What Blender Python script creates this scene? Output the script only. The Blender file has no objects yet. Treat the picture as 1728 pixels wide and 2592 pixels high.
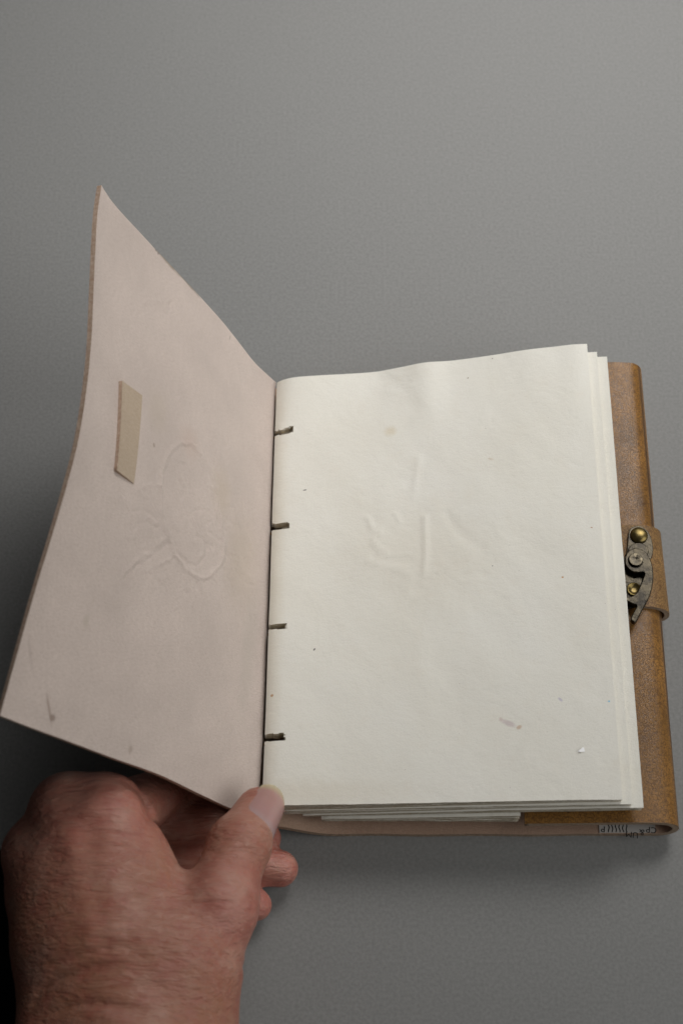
import bpy, bmesh, math, random
import numpy as np
from mathutils import Vector, Matrix

random.seed(7); np.random.seed(7)
scene = bpy.context.scene
MM = 0.001

# ------------------------------------------------------------------ camera
F_PX, TILT = 4600.0, math.radians(27.5)
CAM = np.array([27.0, -184.0, 583.0])          # millimetres
cd = bpy.data.cameras.new('camera'); cam = bpy.data.objects.new('camera', cd)
scene.collection.objects.link(cam)
cam.location = Vector(CAM) * MM
cam.rotation_euler = (TILT, 0, 0)
cd.sensor_fit = 'HORIZONTAL'; cd.sensor_width = 14.9; cd.lens = 14.9 * F_PX / 1728
cd.clip_start = 0.01; cd.clip_end = 20
cd.dof.use_dof = True; cd.dof.focus_distance = 0.622; cd.dof.aperture_fstop = 9.0
scene.camera = cam
scene.render.resolution_x = 682; scene.render.resolution_y = 1024

# ------------------------------------------------------------------ light
w = bpy.data.worlds.new('World'); scene.world = w; w.use_nodes = True
w.node_tree.nodes['Background'].inputs[0].default_value = (0.95, 0.98, 1.0, 1)
w.node_tree.nodes['Background'].inputs[1].default_value = 0.03

def area_lamp(name, loc, target, sx, sy, power, col, spread=180):
    l = bpy.data.lights.new(name, 'AREA'); l.shape = 'RECTANGLE'; l.size = sx; l.size_y = sy
    l.energy = power; l.color = col; l.spread = math.radians(spread)
    o = bpy.data.objects.new(name, l); scene.collection.objects.link(o)
    o.location = loc
    d = Vector(target) - Vector(loc)
    o.rotation_euler = d.to_track_quat('-Z', 'Y').to_euler()
    return o
area_lamp('window_light', (0.30, 0.64, 0.58), (0.07, 0.36, 0.0), 0.5, 0.5, 1.16, (1.0, 0.972, 0.945), 62)
area_lamp('room_light', (0.82, -0.22, 0.68), (0.05, 0.05, 0.0), 0.8, 0.8, 4.7, (1.0, 0.993, 0.968))

vs = scene.view_settings
vs.view_transform = 'Standard'; vs.look = 'None'; vs.gamma = 1; vs.exposure = 0; vs.use_curve_mapping = False

# ------------------------------------------------------------------ pixel helpers (photo pixels -> rays; the depth comes from z or y of what is touched)
_c, _s = math.cos(TILT), math.sin(TILT)
RT = np.array([[1, 0, 0], [0, _c, _s], [0, _s, -_c]], float)       # rows: right, up, forward
def ray(px, py): return RT.T @ np.array([(px - 864) / F_PX, -(py - 1296) / F_PX, 1.0])
def atz(px, py, z):
    d = ray(px, py); return CAM + d * ((z - CAM[2]) / d[2])
def aty(px, py, y):
    d = ray(px, py); return CAM + d * ((y - CAM[1]) / d[1])
def proj(P):
    q = (np.asarray(P, float) - CAM) @ RT.T
    return np.stack([864 + F_PX * q[..., 0] / q[..., 2], 1296 - F_PX * q[..., 1] / q[..., 2]], -1)

def spline(pts, n):
    """Catmull-Rom through pts, resampled to n points even in arc length"""
    P = np.array(pts, float)
    Q = np.vstack([2 * P[0] - P[1], P, 2 * P[-1] - P[-2]])
    out = []
    for i in range(1, len(Q) - 2):
        t = np.linspace(0, 1, 24, endpoint=False)[:, None]
        a, b, c, d = Q[i - 1], Q[i], Q[i + 1], Q[i + 2]
        out.append(0.5 * ((2 * b) + (c - a) * t + (2 * a - 5 * b + 4 * c - d) * t**2 + (3 * b - a - 3 * c + d) * t**3))
    out.append(P[-1:]); D = np.vstack(out)
    L = np.r_[0, np.cumsum(np.linalg.norm(np.diff(D, axis=0), axis=1))]
    s = np.linspace(0, L[-1], n)
    return np.stack([np.interp(s, L, D[:, k]) for k in range(D.shape[1])], 1)

def sstep(a, b, x):
    t = np.clip((x - a) / (b - a), 0, 1); return t * t * (3 - 2 * t)

# value noise for geometry
class VN:
    def __init__(s, seed): s.g = np.random.RandomState(seed).rand(64, 64) * 2 - 1
    def __call__(s, x, y):
        x = np.asarray(x, float); y = np.asarray(y, float)
        xi = np.floor(x).astype(int); yi = np.floor(y).astype(int); fx = x - xi; fy = y - yi
        fx = fx * fx * (3 - 2 * fx); fy = fy * fy * (3 - 2 * fy); g = s.g
        A = g[xi % 64, yi % 64]; B = g[(xi + 1) % 64, yi % 64]; C = g[xi % 64, (yi + 1) % 64]; D = g[(xi + 1) % 64, (yi + 1) % 64]
        return (A * (1 - fx) + B * fx) * (1 - fy) + (C * (1 - fx) + D * fx) * fy

# ------------------------------------------------------------------ node helpers
class NT:
    def __init__(s, name):
        s.m = bpy.data.materials.new(name); s.m.use_nodes = True
        s.t = s.m.node_tree; s.n = s.t.nodes; s.l = s.t.links
        s.b = s.n['Principled BSDF']
    def set(s, sock, v):
        if hasattr(v, 'is_linked') or isinstance(v, bpy.types.NodeSocket): s.l.new(v, sock)
        elif v is not None:
            if isinstance(v, (tuple, list)) and len(v) == 3 and sock.type == 'RGBA': v = (*v, 1)
            sock.default_value = v
    def coord(s, which='UV'): return s.n.new('ShaderNodeTexCoord').outputs[which]
    def mapping(s, vec, scale=(1, 1, 1), rot=(0, 0, 0), loc=(0, 0, 0)):
        m = s.n.new('ShaderNodeMapping'); s.l.new(vec, m.inputs[0])
        m.inputs['Scale'].default_value = scale; m.inputs['Rotation'].default_value = rot; m.inputs['Location'].default_value = loc
        return m.outputs[0]
    def noise(s, vec, scale, detail=4, rough=0.55, dist=0.0, out=0):
        n = s.n.new('ShaderNodeTexNoise'); s.l.new(vec, n.inputs['Vector'])
        n.inputs['Scale'].default_value = scale; n.inputs['Detail'].default_value = detail
        n.inputs['Roughness'].default_value = rough; n.inputs['Distortion'].default_value = dist
        return n.outputs[out]
    def voronoi(s, vec, scale, feature='F1', rand=1.0, out='Distance'):
        n = s.n.new('ShaderNodeTexVoronoi'); n.feature = feature; s.l.new(vec, n.inputs['Vector'])
        n.inputs['Scale'].default_value = scale; n.inputs['Randomness'].default_value = rand
        return n.outputs[out]
    def ramp(s, fac, stops):
        n = s.n.new('ShaderNodeValToRGB'); s.l.new(fac, n.inputs[0]); e = n.color_ramp.elements
        while len(e) < len(stops): e.new(0.5)
        for i, (p, c) in enumerate(stops):
            e[i].position = p; e[i].color = (c, c, c, 1) if isinstance(c, (int, float)) else (*c, 1)
        return n.outputs[0]
    def math(s, op, a, b=0.0, c=None, clamp=False):
        n = s.n.new('ShaderNodeMath'); n.operation = op; n.use_clamp = clamp
        s.set(n.inputs[0], a); s.set(n.inputs[1], b)
        if c is not None: s.set(n.inputs[2], c)
        return n.outputs[0]
    def mix(s, fac, a, b, mode='MIX'):
        n = s.n.new('ShaderNodeMix'); n.data_type = 'RGBA'; n.blend_type = mode
        s.set(n.inputs[0], fac); s.set(n.inputs[6], a); s.set(n.inputs[7], b)
        return n.outputs[2]
    def bump(s, h, strength, dist, prev=None):
        n = s.n.new('ShaderNodeBump'); s.set(n.inputs['Strength'], strength); n.inputs['Distance'].default_value = dist
        s.l.new(h, n.inputs['Height'])
        if prev is not None: s.l.new(prev, n.inputs['Normal'])
        return n.outputs[0]
    def blob(s, vec, c, rx, ry, ang=0.0, edge=0.5, wob=None, wamt=0.3):
        """1 inside an uneven ellipse around uv point c, falling to 0"""
        m = s.n.new('ShaderNodeMapping'); m.vector_type = 'TEXTURE'; s.l.new(vec, m.inputs[0])
        m.inputs['Location'].default_value = (c[0], c[1], 0); m.inputs['Rotation'].default_value = (0, 0, ang)
        m.inputs['Scale'].default_value = (rx, ry, 1)
        ln = s.n.new('ShaderNodeVectorMath'); ln.operation = 'LENGTH'; s.l.new(m.outputs[0], ln.inputs[0])
        d = ln.outputs['Value']
        if wob is not None: d = s.math('ADD', d, s.math('MULTIPLY', s.math('SUBTRACT', wob, 0.5), wamt * 2))
        mr = s.n.new('ShaderNodeMapRange'); mr.interpolation_type = 'SMOOTHSTEP'
        s.l.new(d, mr.inputs[0]); mr.inputs[1].default_value = 1 + edge * 0.5; mr.inputs[2].default_value = 1 - edge * 0.5
        return mr.outputs[0]
    def out(s, col, rough=0.6, normal=None, spec=0.3, metal=0.0, **kw):
        s.set(s.b.inputs['Base Color'], col); s.set(s.b.inputs['Roughness'], rough)
        s.set(s.b.inputs['Specular IOR Level'], spec); s.set(s.b.inputs['Metallic'], metal)
        if normal is not None: s.l.new(normal, s.b.inputs['Normal'])
        for k, v in kw.items(): s.set(s.b.inputs[k], v)
        return s.m

# ------------------------------------------------------------------ mesh helpers
def mesh_obj(name, verts, faces, mats, parent=None, fmat=None, uv=None, smooth=True, scale=MM):
    me = bpy.data.meshes.new(name)
    me.from_pydata([tuple(float(c) * scale for c in v) for v in verts], [], [tuple(int(i) for i in f) for f in faces])
    for m in (mats if isinstance(mats, (list, tuple)) else [mats]): me.materials.append(m)
    if fmat is not None: me.polygons.foreach_set('material_index', np.array(fmat, np.int32))
    if uv is not None:
        l = me.uv_layers.new(name='UVMap'); vi = np.zeros(len(me.loops), np.int32); me.loops.foreach_get('vertex_index', vi)
        l.data.foreach_set('uv', np.asarray(uv, np.float32)[vi].ravel())
    if smooth: me.polygons.foreach_set('use_smooth', np.ones(len(me.polygons), bool))
    me.update()
    o = bpy.data.objects.new(name, me); scene.collection.objects.link(o)
    if parent: o.parent = parent
    return o

def grid_normals(P):
    du = np.gradient(P, axis=0); dv = np.gradient(P, axis=1)
    n = np.cross(du, dv); return n / (np.linalg.norm(n, axis=2, keepdims=True) + 1e-9)

def slab(name, P, t, mats, parent=None, uv=None, skip=None, front_disp=None, rim_jag=0.0):
    """P[i,j] is the FRONT face (normal = du x dv); the back face is t behind it.
    mats: front, back, rim. skip[i,j] True leaves that quad out (a hole with rim walls)."""
    nu, nv = P.shape[:2]; N = grid_normals(P)
    t = np.broadcast_to(np.asarray(t, float), (nu, nv))[..., None]
    A = P.copy()
    if front_disp is not None: A = A + N * front_disp[..., None]
    B = P - N * t
    V = np.vstack([A.reshape(-1, 3), B.reshape(-1, 3)]); off = nu * nv
    idx = np.arange(nu * nv).reshape(nu, nv)
    F, FM, edges = [], [], {}
    def edge(a, b):
        if (b, a) in edges: del edges[(b, a)]
        else: edges[(a, b)] = 1
    for i in range(nu - 1):
        for j in range(nv - 1):
            if skip is not None and skip[i, j]: continue
            a, b, c, d = idx[i, j], idx[i + 1, j], idx[i + 1, j + 1], idx[i, j + 1]
            F.append((a, b, c, d)); FM.append(0)
            F.append((d + off, c + off, b + off, a + off)); FM.append(1)
            for e in ((a, b), (b, c), (c, d), (d, a)): edge(*e)
    # rim: own vertices so that the corner stays crisp
    V = list(map(tuple, V)); UV = None
    if uv is not None: UV = np.vstack([uv.reshape(-1, 2)] * 2).tolist()
    rv = {}
    def rim(i):
        if i not in rv:
            rv[i] = len(V); V.append(V[i])
            if UV is not None: UV.append(UV[i])
        return rv[i]
    for (a, b) in edges:
        F.append((rim(b), rim(a), rim(a + off), rim(b + off))); FM.append(2)
    return mesh_obj(name, V, F, mats, parent, FM, UV)

def tag(o, label=None, cat=None, group=None, kind=None):
    for k, v in (('label', label), ('category', cat), ('group', group), ('kind', kind)):
        if v: o[k] = v
    return o
def empty(name, loc=(0, 0, 0)):
    o = bpy.data.objects.new(name, None); scene.collection.objects.link(o)
    o.location = Vector(loc) * MM; o.empty_display_size = 0.01; return o

# ------------------------------------------------------------------ materials
def mat_backdrop():
    k = NT('grey_card'); v = k.coord('Object')
    fine = k.noise(v, 900, 3, 0.6); mid = k.noise(v, 60, 4); big = k.noise(v, 5, 3)
    c = k.mix(k.ramp(big, [(0.3, 0), (0.7, 1)]), (0.196, 0.199, 0.195), (0.216, 0.219, 0.214))
    c = k.mix(k.ramp(mid, [(0.35, 0), (0.65, 1)]), c, (0.206, 0.208, 0.204))
    c = k.mix(0.35, c, k.mix(k.ramp(fine, [(0.3, 0), (0.7, 1)]), (0.15, 0.151, 0.147), (0.29, 0.290, 0.283)))
    n = k.bump(fine, 0.25, 0.0002)
    return k.out(c, 0.62, n, 0.35)
def mat_table():
    k = NT('black_table'); v = k.coord('Object')
    return k.out(k.mix(k.noise(v, 40), (0.004, 0.004, 0.004), (0.008, 0.0075, 0.007)), 0.9, None, 0.05)

def mat_suede(name='suede', base=(0.60, 0.505, 0.455), stains=()):
    k = NT(name); v = k.coord('UV')
    m1 = k.noise(v, 3.2, 5, 0.6); fib = k.noise(k.mapping(v, (70, 260, 1), (0, 0, 0.5)), 1.0, 4, 0.65)
    fib2 = k.noise(k.mapping(v, (260, 60, 1), (0, 0, 0.2)), 1.0, 4, 0.65); fine = k.noise(v, 240, 4, 0.7)
    d = tuple(x * 0.86 for x in base); l = tuple(min(1, x * 1.07) for x in base)
    c = k.mix(k.ramp(m1, [(0.3, 0), (0.7, 1)]), d, l)
    c = k.mix(k.ramp(fib, [(0.40, 0), (0.68, 0.65)]), c, tuple(x * f for x, f in zip(base, (0.72, 0.68, 0.64))))
    c = k.mix(k.ramp(fine, [(0.35, 0.3), (0.6, 0)]), c, tuple(x * 0.75 for x in base))
    wob = k.noise(v, 22, 5, 0.7)
    for (cc, rx, ry, ang, col, a, edge, wa) in stains:
        c = k.mix(k.math('MULTIPLY', k.blob(v, cc, rx, ry, ang, edge, wob, wa), a), c, col)
    h = k.math('ADD', k.math('MULTIPLY', fib2, 0.5), k.math('ADD', k.math('MULTIPLY', fine, 0.5), k.math('MULTIPLY', fib, 0.6)))
    n = k.bump(h, 0.9, 0.0004, k.bump(k.noise(v, 14, 4, 0.6), 0.25, 0.0015))
    return k.out(c, 0.75, n, 0.22, **{'Sheen Weight': 0.25, 'Sheen Roughness': 0.5})

def mat_leather(name='grain_leather', base=(0.275, 0.137, 0.034), dark=(0.095, 0.045, 0.016), rough=0.30, stains=()):
    k = NT(name); v = k.coord('UV')
    wv = k.mix(0.06, v, k.noise(v, 30, 3, out=1))
    mp = k.mapping(wv, (1.25, 1.0, 1))
    e = k.voronoi(mp, 80, 'DISTANCE_TO_EDGE'); e2 = k.voronoi(mp, 170, 'DISTANCE_TO_EDGE')
    crack = k.math('MULTIPLY', k.ramp(e, [(0.0, 0), (0.14, 1)]), k.ramp(e2, [(0.0, 0.45), (0.10, 1)]))
    m1 = k.noise(v, 4.5, 5, 0.6); m2 = k.noise(v, 17, 4, 0.6); brk = k.noise(v, 26, 3)
    crack = k.math('MAXIMUM', crack, k.ramp(brk, [(0.5, 0), (0.75, 0.5)]))
    c = k.mix(k.ramp(m1, [(0.3, 0), (0.7, 1)]), tuple(x * 0.72 for x in base), tuple(x * 1.25 for x in base))
    c = k.mix(k.ramp(m2, [(0.60, 0), (0.80, 0.25)]), c, tuple(x * 2.2 for x in dark))
    c = k.mix(crack, dark, c)
    n = k.bump(crack, 0.25, 0.0001, k.bump(m2, 0.15, 0.0005))
    wob = k.noise(v, 14, 4, 0.7)
    for (cc, rx, ry, ang, col, a, edge, wa) in stains:
        c = k.mix(k.math('MULTIPLY', k.blob(v, cc, rx, ry, ang, edge, wob, wa), a), c, col)
    return k.out(c, k.math('ADD', rough, k.math('MULTIPLY', m2, 0.12)), n, 0.32)
def mat_edge(name, a, b):
    k = NT(name); v = k.coord('Object')
    f = k.noise(v, 900, 4, 0.7); g = k.noise(v, 150, 4)
    c = k.mix(k.ramp(f, [(0.3, 0), (0.7, 1)]), a, b)
    return k.out(c, 0.85, k.bump(k.math('ADD', f, g), 0.8, 0.0004), 0.15)

PG = dict(ox=0.0)
def mat_page(name, stains=(), creases=()):
    k = NT(name); v = k.coord('UV')                 # uv: 1 unit = 100 mm
    m1 = k.noise(v, 2.6, 5, 0.6); m2 = k.noise(v, 11, 5, 0.65); fine = k.noise(v, 170, 5, 0.7)
    fib = k.noise(k.mapping(v, (30, 52, 1), (0, 0, -0.6)), 1.0, 5, 0.7); soft = k.noise(v, 7, 3, 0.5, 0.8)
    c = k.mix(k.ramp(m1, [(0.3, 0), (0.7, 1)]), (0.790, 0.772, 0.695), (0.822, 0.812, 0.752))
    c = k.mix(k.ramp(m2, [(0.55, 0), (0.78, 0.35)]), c, (0.77, 0.725, 0.63))
    c = k.mix(k.ramp(fine, [(0.36, 0.5), (0.5, 0)]), c, (0.75, 0.725, 0.66))
    # fibre flecks in the pulp
    for sc, lo, col, off in ((38, 0.030, (0.16, 0.12, 0.09), 0.0), (20, 0.020, (0.30, 0.16, 0.06), 3.3), (90, 0.040, (0.45, 0.38, 0.30), 7.1)):
        vv = k.mapping(v, (1, 1.25, 1), (0, 0, 0.4), (off, off * 0.7, 0))
        d = k.voronoi(vv, sc); pick = k.voronoi(vv, sc, out='Color')
        sel = k.math('GREATER_THAN', k.math('MULTIPLY', pick, 1.0), 0.80)
        c = k.mix(k.math('MULTIPLY', k.ramp(d, [(lo, 0.75), (lo * 1.9, 0)]), sel), c, col)
    wob = k.noise(v, 40, 5, 0.7)
    for (cc, rx, ry, ang, col, a, edge, wa) in stains:
        c = k.mix(k.math('MULTIPLY', k.blob(v, cc, rx, ry, ang, edge, wob, wa), a), c, col)
    h = k.math('ADD', k.math('MULTIPLY', fine, 0.35), k.math('MULTIPLY', fib, 0.5))
    n = k.bump(soft, 0.16, 0.0022, k.bump(k.noise(v, 24, 4, 0.6), 0.12, 0.001, k.bump(h, 0.55, 0.0004)))
    return k.out(c, 0.82, n, 0.18)

def mat_metal(name, base, dark, rough, sc=220):
    k = NT(name); v = k.coord('Object')
    f = k.noise(v, sc, 5, 0.65); g = k.noise(v, sc * 4, 3)
    geo = k.n.new('ShaderNodeNewGeometry').outputs['Pointiness']
    c = k.mix(k.ramp(f, [(0.38, 0), (0.68, 1)]), dark, base)
    c = k.mix(k.ramp(geo, [(0.53, 0), (0.62, 0.8)]), c, tuple(min(1, x * 2.6) for x in base))  # rim highlight painted into the colour: convex edges made lighter
    n = k.bump(g, 0.25, 0.0002)
    return k.out(c, k.math('ADD', rough, k.math('MULTIPLY', f, 0.2)), n, 0.5, 0.9)

M = {}
M['backdrop'] = mat_backdrop(); M['table'] = mat_table()
M['leather'] = mat_leather(); M['strap'] = mat_leather('strap_leather', (0.285, 0.165, 0.060), (0.10, 0.05, 0.02), 0.45)
M['edge'] = mat_edge('leather_cut_edge', (0.30, 0.215, 0.15), (0.46, 0.36, 0.27))
M['edge_pink'] = mat_edge('cover_cut_edge', (0.40, 0.27, 0.19), (0.58, 0.45, 0.36))
M['back_suede'] = mat_suede('back_cover_suede', (0.47, 0.32, 0.235))
M['page_edge'] = mat_edge('page_edge', (0.38, 0.32, 0.23), (0.60, 0.54, 0.42))
M['notch'] = mat_edge('sewing_slit_wall', (0.23, 0.15, 0.07), (0.44, 0.36, 0.24))
M['bronze'] = mat_metal('dark_bronze', (0.052, 0.044, 0.030), (0.014, 0.0125, 0.0105), 0.17)
M['brass'] = mat_metal('old_brass', (0.27, 0.20, 0.07), (0.10, 0.075, 0.03), 0.22)
M['tab'] = mat_suede('strap_end_leather', (0.52, 0.41, 0.30))
M['thread'] = mat_edge('waxed_thread', (0.22, 0.09, 0.02), (0.40, 0.19, 0.05))

# ------------------------------------------------------------------ setting: grey card sheet on a dark table
tb = mesh_obj('table', [(-1500, -900, -1.2), (1500, -900, -1.2), (1500, 1800, -1.2), (-1500, 1800, -1.2)], [(0, 1, 2, 3)], M['table'])
tag(tb, kind='structure')
e0 = atz(-4, 2140, 0); e1 = atz(150, 2592, 0); ed = (e1 - e0) / np.linalg.norm(e1 - e0)
pa = e0 - ed * 900; pb = e0 + ed * 240
outline = [tuple(pb), (1100, -190, 0), (1100, 1500, 0), tuple(pa)]
V = [(x, y, 0.0) for x, y, _ in outline] + [(x, y, -0.8) for x, y, _ in outline]
bd = mesh_obj('backdrop_sheet', V, [(0, 1, 2, 3), (7, 6, 5, 4)] + [(i, i + 4, (i + 1) % 4 + 4, (i + 1) % 4) for i in range(4)], M['backdrop'], smooth=False)
tag(bd, kind='structure')

# ------------------------------------------------------------------ the journal
J = empty('leather_journal', (65, 87, 0))
JI = Matrix.Translation(-Vector((65, 87, 0)) * MM)
tag(J, 'open leather journal with blank cream pages, raised front cover and bronze clasp', 'book')
def own(o, parent):            # parts are modelled in world millimetres
    o.parent = parent
    inv = Matrix.Identity(4); p = parent
    while p is not None: inv = inv @ Matrix.Translation(-p.location) if p.type == 'EMPTY' else inv; p = p.parent
    o.matrix_parent_inverse = inv
    return o

# --- back cover, spine and flap: one strip of leather, profile from the spine round the fore edge
T_L = 2.2
prof_n = [(-2.5, 22.5), (-4.8, 18), (-2.6, 13.8), (3, 11.2), (9, 8.6), (15, 5.2), (21, 2.6), (28, 1.25), (42, 1.1), (70, 1.1), (100, 1.1), (122, 1.1), (130.2, 1.2)]
prof_f = [(0.8, 8.5), (-1.2, 6.2), (-1.0, 3.4), (2, 1.6), (7, 1.1), (14, 1.1), (21, 1.1), (28, 1.1), (42, 1.1), (70, 1.1), (100, 1.1), (122, 1.1), (130.2, 1.2)]
loop = [(130.4 + 5.9 * math.sin(a), 7.1 - 5.9 * math.cos(a)) for a in np.linspace(0.35, 2.75, 9)]
tail = [(128.5, 13.15), (122, 13.2), (112, 13.0), (100, 12.6), (86.5, 12.0)]
NU, NV = 150, 90
pn = spline(prof_n + loop + tail, NU); pf = spline(prof_f + [(x + 1.0, z) for x, z in loop] + [(x + .6, z) for x, z in tail], NU)
vv = np.linspace(0, 1, NV)
lift = (1 - sstep(0.0, 0.85, vv))
Pc = np.zeros((NU, NV, 3)); nz = VN(3)
for j, v in enumerate(vv):
    a = lift[j]; q = pn * a + pf * (1 - a)
    y0 = -1.6 + 0.25 * nz(np.linspace(0, 12, NU), 0.3); y1 = 170.2 + 4.2 * sstep(6, 45, np.arange(NU)) + 0.35 * nz(np.linspace(0, 12, NU), 7.3)
    Pc[:, j, 0] = q[:, 0]; Pc[:, j, 2] = q[:, 1]; Pc[:, j, 1] = y0 * (1 - v) + y1 * v
    Pc[:, j, 2] += 0.35 * nz(q[:, 0] / 25, v * 6) * sstep(60, 90, np.arange(NU) * 1.0)   # the flap is not dead flat
N = grid_normals(Pc)                                  # du x dv: points to the outside (down for the back cover)
sgn = 1.0 if N[60, 40, 2] < 0 else -1.0
Pout = Pc + N * sgn * T_L / 2
su = np.r_[0, np.cumsum(np.linalg.norm(np.diff(pn, axis=0), axis=1))]
uvw = np.stack(np.broadcast_arrays(su[:, None] / 100, (vv * 1.76)[None, :]), -1)
kf = int(np.argmax(pn[:, 0])); uF = su[kf] / 100                     # the handled, darkened fold line of the flap
M['leather'] = mat_leather(stains=[((uF + .018, .88), .007, 1.1, 0, (0.045, 0.022, 0.010), .85, 1.4, .35), ((uF + .085, 1.45), .05, .07, .3, (0.06, 0.032, 0.014), .5, 1.6, .8), ((uF + .12, 1.30), .03, .05, 0, (0.06, 0.032, 0.014), .45, 1.6, .8), ((uF + .06, 1.18), .02, .03, 0, (0.06, 0.032, 0.014), .5, 1.6, .8)])
if sgn < 0: Pout = Pout[:, ::-1]; uvw = uvw[:, ::-1]
back = slab('back_cover', Pout, T_L, [M['leather'], M['back_suede'], M['edge']], None, uvw)
own(back, J); back['label'] = 'brown grained leather back cover folded round the page edges as a flap'

# --- front cover: patch spanned by hinge, fore edge, near edge and far edge
NEAR = [(645, 2070, -1.8), (575, 2043, -1.6), (480, 1998, -1.4), (400, 1960, -1.2), (280, 1917, -0.9), (170, 1876, -0.6), (80, 1843, -0.3), (0, 1812, 0.0)]
FAR = [(699, 968, 170.5), (672, 944, 171.2), (640, 912, 172), (570, 822, 173.6), (480, 722, 175.4), (400, 637, 176.8), (330, 562, 178), (285, 511, 178.6), (268, 486, 178.8), (257, 468, 179)]
near = np.array([aty(*p) for p in NEAR]); far = np.array([aty(*p) for p in FAR])
zn, zf = near[-1][2], far[-1][2]
FORE = [(0, 1812), (45, 1650), (90, 1492), (130, 1362), (166, 1240), (196, 1125), (217, 1000), (230, 880), (236, 760), (241, 640), (247, 540), (257, 468)]
tt = np.array([(1812 - y) / (1812 - 468) for _, y in FORE])
fore = np.array([atz(x, y, zn + (zf - zn) * t + 4.0 * math.sin(math.pi * t)) for (x, y), t in zip(FORE, tt)])
fore[0] = near[-1]; fore[-1] = far[-1]
GUT = [(645, 2070), (657, 1990), (668, 1800), (675, 1620), (680, 1500), (684, 1350), (688, 1230), (692, 1110), (696, 1000), (699, 968)]
hinge = np.array([atz(px, py, near[0][2] + (far[0][2] - near[0][2]) * (2070 - py) / 1102) for px, py in GUT])
hinge[0] = near[0]; hinge[-1] = far[-0]
CU, CV = 230, 330
Cn, Cf = spline(near, CU), spline(far, CU); Ch, Cr = spline(hinge, CV), spline(fore, CV)
U = np.linspace(0, 1, CU)[:, None, None]; Vv = np.linspace(0, 1, CV)[None, :, None]
P = (1 - Vv) * Cn[:, None] + Vv * Cf[:, None] + (1 - U) * Ch[None] + U * Cr[None] \
    - ((1 - U) * (1 - Vv) * Cn[0] + U * (1 - Vv) * Cn[-1] + (1 - U) * Vv * Cf[0] + U * Vv * Cf[-1])
Nn = grid_normals(P); s_in = 1 if Nn[100, 100, 0] > 0 else -1
if s_in < 0: P = P[:, ::-1]; flipv = True
else: flipv = False
# embossing that shows through from the tooled outside: laid out on the cover as it is in the photo
pix = proj(P); X, Y = pix[..., 0], pix[..., 1]
def seg_d(X, Y, pts):
    d = np.full(X.shape, 1e9)
    for (x0, y0), (x1, y1) in zip(pts[:-1], pts[1:]):
        dx, dy = x1 - x0, y1 - y0; t = np.clip(((X - x0) * dx + (Y - y0) * dy) / (dx * dx + dy * dy + 1e-9), 0, 1)
        d = np.minimum(d, np.hypot(X - x0 - t * dx, Y - y0 - t * dy))
    return d
disp = np.zeros(X.shape)
XW_ = X + 5.0 * VN(31)(X / 13, Y / 13) + 2.0 * VN(33)(X / 5, Y / 5); YW_ = Y + 5.0 * VN(32)(X / 13, Y / 13) + 2.0 * VN(34)(X / 5, Y / 5)
def groove(pts, amp, wd=5.0):
    global disp
    p = spline([(200 + x * 0.3444, 900 + y * 0.3444) for x, y in pts], 60)
    d = seg_d(XW_, YW_, p); disp = disp + 0.95 * amp * np.exp(-(d / (wd * 0.8)) ** 2) * np.clip(0.75 + 0.7 * VN(5)(X / 18, Y / 18), 0.1, 1.4)
ov = [(745, 640), (830, 655), (910, 740), (985, 890), (1010, 1050), (1040, 1230), (1065, 1400), (1040, 1530), (960, 1620), (890, 1635), (800, 1580), (720, 1480), (665, 1350), (625, 1180), (605, 1000), (615, 840), (660, 710), (745, 640)]
groove(ov, 0.25, 6)
_p = spline([(200 + x * 0.3444, 900 + y * 0.3444) for x, y in ov], 90)
disp = disp + 0.30 * np.exp(-(seg_d(X * .7 + XW_ * .3, Y * .7 + YW_ * .3, _p) / 4.8) ** 2) * np.clip(0.8 + 0.5 * VN(6)(X / 40, Y / 40), .3, 1.3)
groove([(690, 1380), (730, 1460), (800, 1520), (870, 1535), (920, 1490), (930, 1410), (900, 1340), (860, 1330)], -0.42, 5)
groove([(740, 940), (720, 900), (700, 850), (720, 800), (770, 810), (790, 850)], -0.22)
groove([(740, 960), (790, 970), (820, 975)], -0.22)
groove([(850, 1250), (830, 1190), (850, 1150), (900, 1135), (950, 1150), (970, 1190), (950, 1240)], -0.3)
groove([(910, 1060), (930, 1010), (970, 1020), (1000, 1080), (1000, 1150), (980, 1200)], 0.25)
groove([(960, 1300), (1000, 1330), (1040, 1360)], -0.25); groove([(940, 1390), (975, 1410)], -0.25); groove([(1010, 1410), (1020, 1480)], -0.25)
groove([(420, 985), (500, 965), (600, 950)], 0.22); groove([(420, 985), (500, 1030), (590, 1050)], 0.22)
groove([(300, 1080), (345, 1090), (330, 1050)], 0.22)
for k in range(3):
    groove([(400 + 14 * k, 1150 + 58 * k), (450 + 14 * k, 1125 + 52 * k), (520 + 8 * k, 1160 + 45 * k), (560, 1210 + 30 * k), (590, 1180 + 40 * k)], 0.2 if k % 2 else -0.2)
groove([(320, 1610), (440, 1500), (560, 1400), (640, 1330)], 0.34); groove([(340, 1630), (470, 1520), (600, 1430), (660, 1390)], -0.25)
groove([(350, 1330), (390, 1350), (420, 1300)], 0.22); groove([(570, 1570), (640, 1510), (690, 1470)], 0.25)
groove([(570, 1650), (620, 1690), (650, 1660), (670, 1720)], -0.22); groove([(800, 1700), (830, 1800), (860, 1880)], 0.2)
groove([(1070, 1290), (1150, 1270), (1230, 1262)], -0.25); groove([(1060, 1180), (1120, 1240), (1200, 1250)], -0.22)
groove([(1180, 1490), (1230, 1460), (1250, 1430)], -0.3); groove([(1160, 1600), (1200, 1650), (1265, 1700)], -0.3)
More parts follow.
